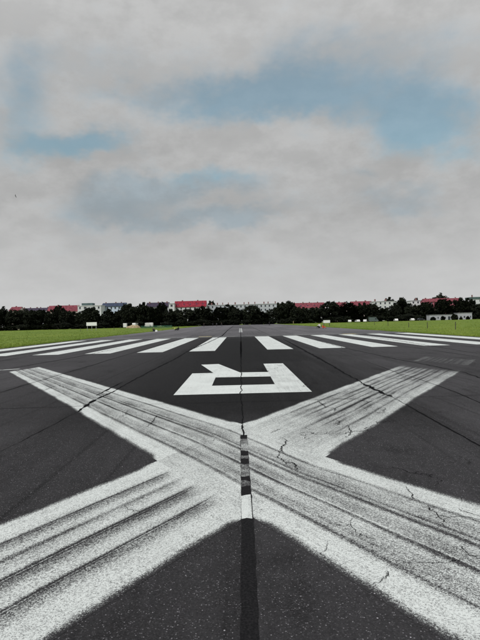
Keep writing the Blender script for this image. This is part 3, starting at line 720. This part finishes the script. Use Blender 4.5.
VAN = vehicle('parked_van', [(-2.7, .35), (2.6, .35), (2.65, .95), (2.1, 1.25), (1.45, 2.35), (1.2, 2.6), (-2.6, 2.65), (-2.72, 2.4)],
              [[(.6, 1.3), (1.85, 1.3), (1.4, 2.1), (.6, 2.15)]], 2.0, (-1.75, 1.75), .35)
usedv = {'car': False, 'van': False}
def park(kind, px, D, col, label, rz=0.0):
    src = CAR if kind == 'car' else VAN
    e = copy_tree(src) if usedv[kind] else src; usedv[kind] = True
    pt = at(px, 320, D); e.location = (pt.x, D, 0); e.rotation_euler = (0, 0, rz)
    for c in e.children:
        if c.name.startswith('body') and col != 'carwhite': c.data = c.data.copy(); c.data.materials[0] = M[col]
    tag(e, label, 'van' if kind == 'van' else 'car', 'vehicles parked along the far meadow edge')
park('van', 125.4, 292, 'carwhite', 'white van left of the sandy mound, leftmost of the vans', R(95))
park('van', 135.5, 294, 'carwhite', 'white van just behind the sandy mound', R(80))
park('van', 147, 290, 'carwhite', 'white van right of the sandy mound, next to the rightmost van', R(112))
park('van', 151.6, 294, 'carwhite', 'white van, rightmost of the vans', R(92))
park('car', 349.6, 286, 'carwhite', 'white car by the tree foot below the small pink roof', R(80))
park('car', 357.4, 284, 'carwhite', 'white car below the pink roof, left of the dark van', R(95))
park('car', 365.2, 280, 'carwhite', 'white car immediately left of the dark grey van', R(70))
park('van', 373.5, 288, 'cargrey', 'dark grey van among the parked white cars')
park('car', 395.8, 286, 'carwhite', 'white car right of the dark grey van, seen end-on', R(85))
park('car', 412, 288, 'carwhite', 'white car nearest to the low pavilions', R(85))
park('car', 421, 287, 'carblack', 'black car beside the long low pavilion', R(10))

# ------------------------------------------------------------------ boards, mound, stakes, fence
M['board'] = simple('board_white', (0.78, 0.80, 0.80), 0.5, 0.05); M['post'] = simple('post_dark', (0.05, 0.045, 0.04), 0.8, 0.3, 6.0)
M['postgrey'] = simple('post_grey', (0.25, 0.26, 0.25), 0.6)
def billboard(label, x0, x1, yt, yb, D, name='billboard', postm='postgrey', n=2, skirt=None):
    A = at(x0, yt, D); B = at(x1, yb, D); W_ = B.x - A.x; cx = (A.x + B.x) / 2
    C = at((x0 + x1) / 2, yt, D).z; Bt = max(.35, at((x0 + x1) / 2, yb, D).z)
    e = empty(name, (cx, D, 0)); tag(e, label, 'sign')
    pn = obj('panel', MB().box(-W_ / 2, W_ / 2, -.04, .04, Bt, C, .015).mesh('panel'), M['board'], e)
    obj('frame', MB().box(-W_ / 2 - .05, W_ / 2 + .05, -.06, .06, C, C + .06).box(-W_ / 2 - .05, W_ / 2 + .05, -.06, .06, Bt - .06, Bt).box(-W_ / 2 - .06, -W_ / 2, -.055, .055, Bt, C).box(W_ / 2, W_ / 2 + .06, -.055, .055, Bt, C).mesh('frame'), M['postgrey'], pn)
    for i in range(n):
        x = -W_ * .42 + W_ * .84 * i / max(1, n - 1) if n > 1 else 0
        obj('post', MB().box(x - .08, x + .08, .06, .22, 0, C - .1).mesh('post'), M[postm], e)
    return e
billboard('wide white billboard on posts in the left meadow', 86.4, 96.8, 322.3, 325.7, 190, n=3)
billboard('small white sign board on dark posts beside the right runway edge', 323.3, 330, 320.2, 322.9, 150, name='sign_board', postm='post', n=2)
# sandy mound
b = bmesh.new(); bmesh.ops.create_uvsphere(b, u_segments=28, v_segments=14, radius=1.0)
for v in b.verts:
    n = mnoise.noise(v.co * 1.7) * .35 + mnoise.noise(v.co * 4.0) * .12; v.co = Vector((v.co.x * (3.9 + n), v.co.y * (2.4 + n), max(-.1, v.co.z * 1.6 * (1 + n * .9) - .1)))
me = bpy.data.meshes.new('mound'); b.to_mesh(me); b.free()
o = obj('sand_mound', me, simple('sand', (0.34, 0.27, 0.17), 0.95, 0.25, 1.5, 0.1)); pt = at(133.5, 325, 262); o.location = (pt.x, 262, 0)
tag(o, 'low beige sandy mound in front of the white vans', 'mound')
def stake(px, pyb, hpx, label):
    x, y = gnd(px, pyb); h = hpx / F * y
    e = empty('marker_stake', (x, y, 0)); tag(e, label, 'stake', 'thin stakes in the meadow')
    obj('shaft', MB().cyl((0, 0, -.05), (0.02, 0, h), .065, .055, 8).mesh('shaft'), M['post'], e); obj('cap', MB().cyl((0.02, 0, h), (0.02, 0, h + .05), .075, .05, 8).mesh('cap'), M['post'], e)
stake(408.7, 327.3, 4.6, 'thin dark stake in the right meadow, third from right'); stake(427.4, 328.2, 5.8, 'thin dark stake in the right meadow, second from right')
stake(455.5, 329.6, 7.5, 'tallest thin dark stake, rightmost in the right meadow'); stake(388, 325.8, 4.2, 'thin dark stake in the right meadow, fourth from right')
stake(374.5, 324.8, 3.8, 'faint thin stake in the right meadow, leftmost of the row')
stake(114, 330.2, 3.6, 'thin dark stake in the left meadow right of the billboard'); stake(80.5, 331.2, 3.4, 'short dark stake in the left meadow left of the billboard')
# green mesh fence along the left meadow
M['fence'] = simple('fence_green', (0.03, 0.11, 0.075), 0.6, 0.2)
fa, fb = at(141, 327, 215), at(172, 327, 200)
e = empty('green_fence', ((fa.x + fb.x) / 2, (fa.y + fb.y) / 2, 0)); tag(e, 'low green mesh fence in the left meadow below the vans', 'fence')
d = fb - fa; d.z = 0; L = d.length; e.rotation_euler = (0, 0, math.atan2(d.y, d.x)); npn = 7
for i in range(npn + 1): obj('post', MB().cyl((-L / 2 + L * i / npn, 0, 0), (-L / 2 + L * i / npn, 0, 1.25), .035, n=6).mesh('post'), M['fence'], e)
for i in range(npn):
    mb = MB(); xa = -L / 2 + L * i / npn + .05; xb = -L / 2 + L * (i + 1) / npn - .05
    for k in range(14): z = .08 + k * .085; mb.box(xa, xb, -.012, .012, z, z + .03)
    for k in range(18): x = xa + (xb - xa) * k / 17; mb.box(x - .012, x + .012, .013, .035, .06, 1.2)
    obj('mesh_panel', mb.mesh('mesh_panel'), M['fence'], e)

# ------------------------------------------------------------------ people
M['skin'] = simple('skin', (0.42, 0.26, 0.19), 0.6); M['hair'] = simple('hair', (0.03, 0.02, 0.015), 0.7)
for nme, c in (('white', (.72, .72, .72)), ('black', (.02, .02, .022)), ('navy', (.02, .025, .05)), ('orange', (.62, .09, .04)), ('yellow', (.50, .50, .16)), ('tan', (.45, .36, .22)), ('grey', (.09, .09, .10)), ('blue', (.06, .09, .18))):
    M['c_' + nme] = simple('cloth_' + nme, c, 0.85, 0.12, 8.0, 0.1)
def person_mesh(pose):
    """skeleton of joints grown with a Skin modifier; faces are dressed by the nearest bone"""
    if pose == 'stand':
        J = dict(pel=(0, 0, .95, .135), bel=(0, 0, 1.10, .13), che=(0, .01, 1.32, .155), nec=(0, 0, 1.49, .055), hea=(0, -.01, 1.60, .085), top=(0, 0, 1.70, .075),
                 hl=(.10, 0, .90, .09), kl=(.12, -.03, .50, .062), al=(.13, .03, .09, .042), tl=(.14, -.13, .04, .035), hr=(-.10, 0, .90, .09), kr=(-.11, .02, .50, .062), ar=(-.12, .08, .09, .042), tr=(-.13, -.08, .04, .035),
                 sl=(.19, 0, 1.42, .06), el=(.25, .02, 1.14, .045), wl=(.27, -.06, .90, .032), fl=(.27, -.09, .80, .03), sr=(-.19, 0, 1.42, .06), er=(-.25, .02, 1.14, .045), wr=(-.27, -.05, .90, .032), fr=(-.27, -.08, .80, .03))
    elif pose == 'sit':
        J = dict(pel=(0, 0, .15, .14), bel=(0, .03, .32, .13), che=(0, .02, .55, .15), nec=(0, -.02, .72, .055), hea=(0, -.04, .83, .085), top=(0, -.03, .93, .075),
                 hl=(.11, -.05, .15, .10), kl=(.16, -.42, .45, .065), al=(.15, -.62, .09, .045), tl=(.16, -.76, .05, .035), hr=(-.11, -.05, .15, .10), kr=(-.16, -.42, .45, .065), ar=(-.15, -.62, .09, .045), tr=(-.16, -.76, .05, .035),
                 sl=(.19, 0, .65, .06), el=(.27, -.18, .45, .045), wl=(.18, -.40, .50, .032), fl=(.10, -.46, .50, .03), sr=(-.19, 0, .65, .06), er=(-.27, -.18, .45, .045), wr=(-.18, -.40, .50, .032), fr=(-.10, -.46, .50, .03))
    else:   # riding a bicycle, facing -y
        J = dict(pel=(0, .15, 1.02, .135), bel=(0, .05, 1.17, .13), che=(0, -.10, 1.36, .15), nec=(0, -.20, 1.50, .055), hea=(0, -.24, 1.60, .085), top=(0, -.23, 1.70, .075),
                 hl=(.10, .12, .98, .09), kl=(.12, -.22, .72, .062), al=(.12, -.08, .36, .042), tl=(.12, -.22, .31, .035), hr=(-.10, .12, .98, .09), kr=(-.12, -.12, .56, .062), ar=(-.12, .06, .20, .042), tr=(-.12, -.08, .15, .035),
                 sl=(.19, -.12, 1.45, .06), el=(.27, -.28, 1.22, .045), wl=(.25, -.46, 1.10, .032), fl=(.24, -.53, 1.08, .03), sr=(-.19, -.12, 1.45, .06), er=(-.27, -.28, 1.22, .045), wr=(-.25, -.46, 1.10, .032), fr=(-.24, -.53, 1.08, .03))
    E_ = [('pel', 'bel', 1), ('bel', 'che', 1), ('che', 'nec', 1), ('nec', 'hea', 0), ('hea', 'top', 3), ('pel', 'hl', 2), ('hl', 'kl', 2), ('kl', 'al', 2), ('al', 'tl', 3), ('pel', 'hr', 2), ('hr', 'kr', 2), ('kr', 'ar', 2), ('ar', 'tr', 3),
          ('che', 'sl', 1), ('sl', 'el', 1), ('el', 'wl', 1), ('wl', 'fl', 0), ('che', 'sr', 1), ('sr', 'er', 1), ('er', 'wr', 1), ('wr', 'fr', 0)]
    ks = list(J); me = bpy.data.meshes.new('p'); me.from_pydata([J[k][:3] for k in ks], [(ks.index(a), ks.index(b)) for a, b, _ in E_], [])
    o = bpy.data.objects.new('p', me); COL.objects.link(o)
    md = o.modifiers.new('skin', 'SKIN'); sv = me.skin_vertices[0].data
    for i, k in enumerate(ks): r_ = J[k][3]; sv[i].radius = (r_ * (1.25 if k in ('che', 'bel', 'pel') else 1), r_ * (.8 if k in ('che', 'bel', 'pel') else 1)); sv[i].use_root = (k == 'pel')
    o.modifiers.new('sub', 'SUBSURF').levels = 1
    dg = bpy.context.evaluated_depsgraph_get(); res = bpy.data.meshes.new_from_object(o.evaluated_get(dg)); bpy.data.objects.remove(o)
    bones = [(Vector(J[a][:3]), Vector(J[b][:3]), mi) for a, b, mi in E_]; zt = J['hea'][2]; yh = J['hea'][1]
    for pl in res.polygons:
        c = pl.center; best = 9; mi = 1
        for a, b, k in bones:
            t_ = max(0, min(1, (c - a).dot(b - a) / (b - a).length_squared)); dd = (c - a.lerp(b, t_)).length
            if dd < best: best, mi = dd, k
        if c.z > zt - .11 and abs(c.x) < .13: mi = 3 if (c.z > zt + .04 or c.y > yh + .02) else 0
        pl.material_index = mi; pl.use_smooth = True
    return res
PM = {k: person_mesh(k) for k in ('stand', 'sit', 'ride')}
def person(pose, x, y, rz, shirt, legs, label, hair='hair', scale=1.0):
    me = PM[pose].copy()
    for mm in (M['skin'], M['c_' + shirt], M['c_' + legs], M[hair]): me.materials.append(mm)
    o = obj('person', me); o.location = (x, y, 0); o.rotation_euler = (0, 0, rz); o.scale = (scale,) * 3
    return tag(o, label, 'person', 'people on the airfield')
def pp(px, D): return at(px, 322, D).x
for px, D, rz, sh, lg, lab in ((203.9, 226, 0.5, 'black', 'black', 'person in dark clothes standing alone, leftmost of the far group'), (212.8, 232, 2, 'navy', 'black', 'person in dark clothes, second from left in the far group'),
                               (216.6, 228, 3.6, 'grey', 'black', 'person in grey top, third from left in the far group'), (221.5, 222, 0, 'black', 'navy', 'person in dark clothes, rightmost of the far group')):
    person('stand', pp(px, D), D, rz, sh, lg, lab)
person('stand', pp(293.4, 255), 255, 1, 'tan', 'tan', 'person in tan clothes standing at the far right runway edge')
person('sit', *gnd(174.8, 330.6), 2.0, 'yellow', 'black', 'person in pale yellow top sitting at the left runway edge', scale=1.12)
person('sit', *gnd(178.6, 330.3), 4.2, 'black', 'black', 'person in black sitting beside the one in pale yellow', scale=1.12)
person('sit', *gnd(153.6, 331.6), 0.4, 'black', 'navy', 'person in black sitting alone on the left grass', scale=1.1)
person('sit', *gnd(319.4, 328.3), 5.6, 'white', 'black', 'person in white top sitting at the right runway edge', scale=1.25)
person('sit', *gnd(322.9, 328.6), 1.2, 'orange', 'orange', 'person in bright orange sitting at the right runway edge', scale=1.0)
# white bag
bx, by = gnd(156.4, 332.0)
e = empty('bag', (bx, by, 0)); tag(e, 'small white bag beside the person in black on the left grass', 'bag')
obj('body', MB().box(-.27, .27, -.16, .16, 0, .42, .07).mesh('body'), M['board'], e)
for s in (-1, 1): obj('handle', MB().cyl((-.12, s * .08, .40), (-.08, s * .08, .58), .012, n=6).cyl((-.08, s * .08, .58), (.08, s * .08, .58), .012, n=6).cyl((.08, s * .08, .58), (.12, s * .08, .40), .012, n=6).mesh('handle'), M['board'], e)
# cyclist
cxp, cyp = pp(269.4, 212), 212
person('ride', cxp, cyp, R(200), 'black', 'black', 'cyclist in black riding on the far runway')
bk = empty('bicycle', (cxp, cyp, 0), R(200)); tag(bk, 'dark bicycle under the cyclist on the far runway', 'bicycle')
def torus(r, th, yc, zc_):
    mb = MB(); n = 20
    for i in range(n):
        a, b2 = 2 * math.pi * i / n, 2 * math.pi * (i + 1) / n
        mb.cyl((0, yc + r * math.cos(a), zc_ + r * math.sin(a)), (0, yc + r * math.cos(b2), zc_ + r * math.sin(b2)), th, n=6)
    for i in range(8): a = math.pi * i / 4; mb.cyl((0, yc, zc_), (0, yc + r * math.cos(a), zc_ + r * math.sin(a)), .004, n=4)
    return mb.mesh('wheel')
for yc in (-.52, .52): obj('wheel', torus(.33, .022, yc, .35), M['tyre'], bk)
obj('frame', MB().cyl((0, .52, .35), (0, .05, .30), .018).cyl((0, .05, .30), (0, .18, .86), .018).cyl((0, .14, .75), (0, -.36, .85), .018).cyl((0, .05, .30), (0, -.38, .78), .018).cyl((0, -.36, 1.0), (0, -.52, .35), .018).cyl((0, .14, .75), (0, .52, .35), .014).mesh('frame'), M['carblack'], bk)
obj('saddle', MB().box(-.07, .07, .08, .32, .86, .91, .02).mesh('saddle'), M['tyre'], bk)
obj('handlebar', MB().cyl((-.26, -.50, 1.06), (.26, -.50, 1.06), .014).cyl((0, -.36, 1.0), (0, -.50, 1.06), .014).mesh('handlebar'), M['carblack'], bk)
obj('crank', MB().cyl((-.12, .05, .30), (.12, .05, .30), .012).cyl((.12, .05, .30), (.12, -.10, .36), .01).cyl((-.12, .05, .30), (-.12, .05, .15), .01).mesh('crank'), M['rim'], bk)

# ------------------------------------------------------------------ bird
c = at(15.4, 196, 62)
bd = empty('bird', c, R(20)); bd.rotation_euler = (R(8), R(72), R(10)); bd.scale = (.72, .72, .72); tag(bd, 'tiny dark bird banking in the sky at upper left', 'bird')
M['feather'] = simple('feather', (0.03, 0.03, 0.03), 0.8)
obj('body', MB().cyl((0, -.16, 0), (0, .02, 0), .025, .05, 8).cyl((0, .02, 0), (0, .20, .01), .05, .012, 8).cyl((0, -.24, .01), (0, -.16, 0), .004, .026, 6).mesh('body'), M['feather'], bd)
for s in (-1, 1):
    v = [(s * .03, -.09, .02), (s * .03, .09, .02), (s * .20, .06, .08), (s * .33, .07, .03), (s * .24, -.07, .07)]
    me = pyd('wing', v + [(x, y, z - .012) for x, y, z in v], [(0, 1, 2, 3, 4), (9, 8, 7, 6, 5)] + [(i, (i + 1) % 5, (i + 1) % 5 + 5, i + 5) for i in range(5)]); obj('wing', me, M['feather'], bd)
obj('tail', MB().prism([(-.02, 0), (.02, 0), (.05, .008), (-.05, .008)], .18, .30).mesh('tail'), M['feather'], bd)
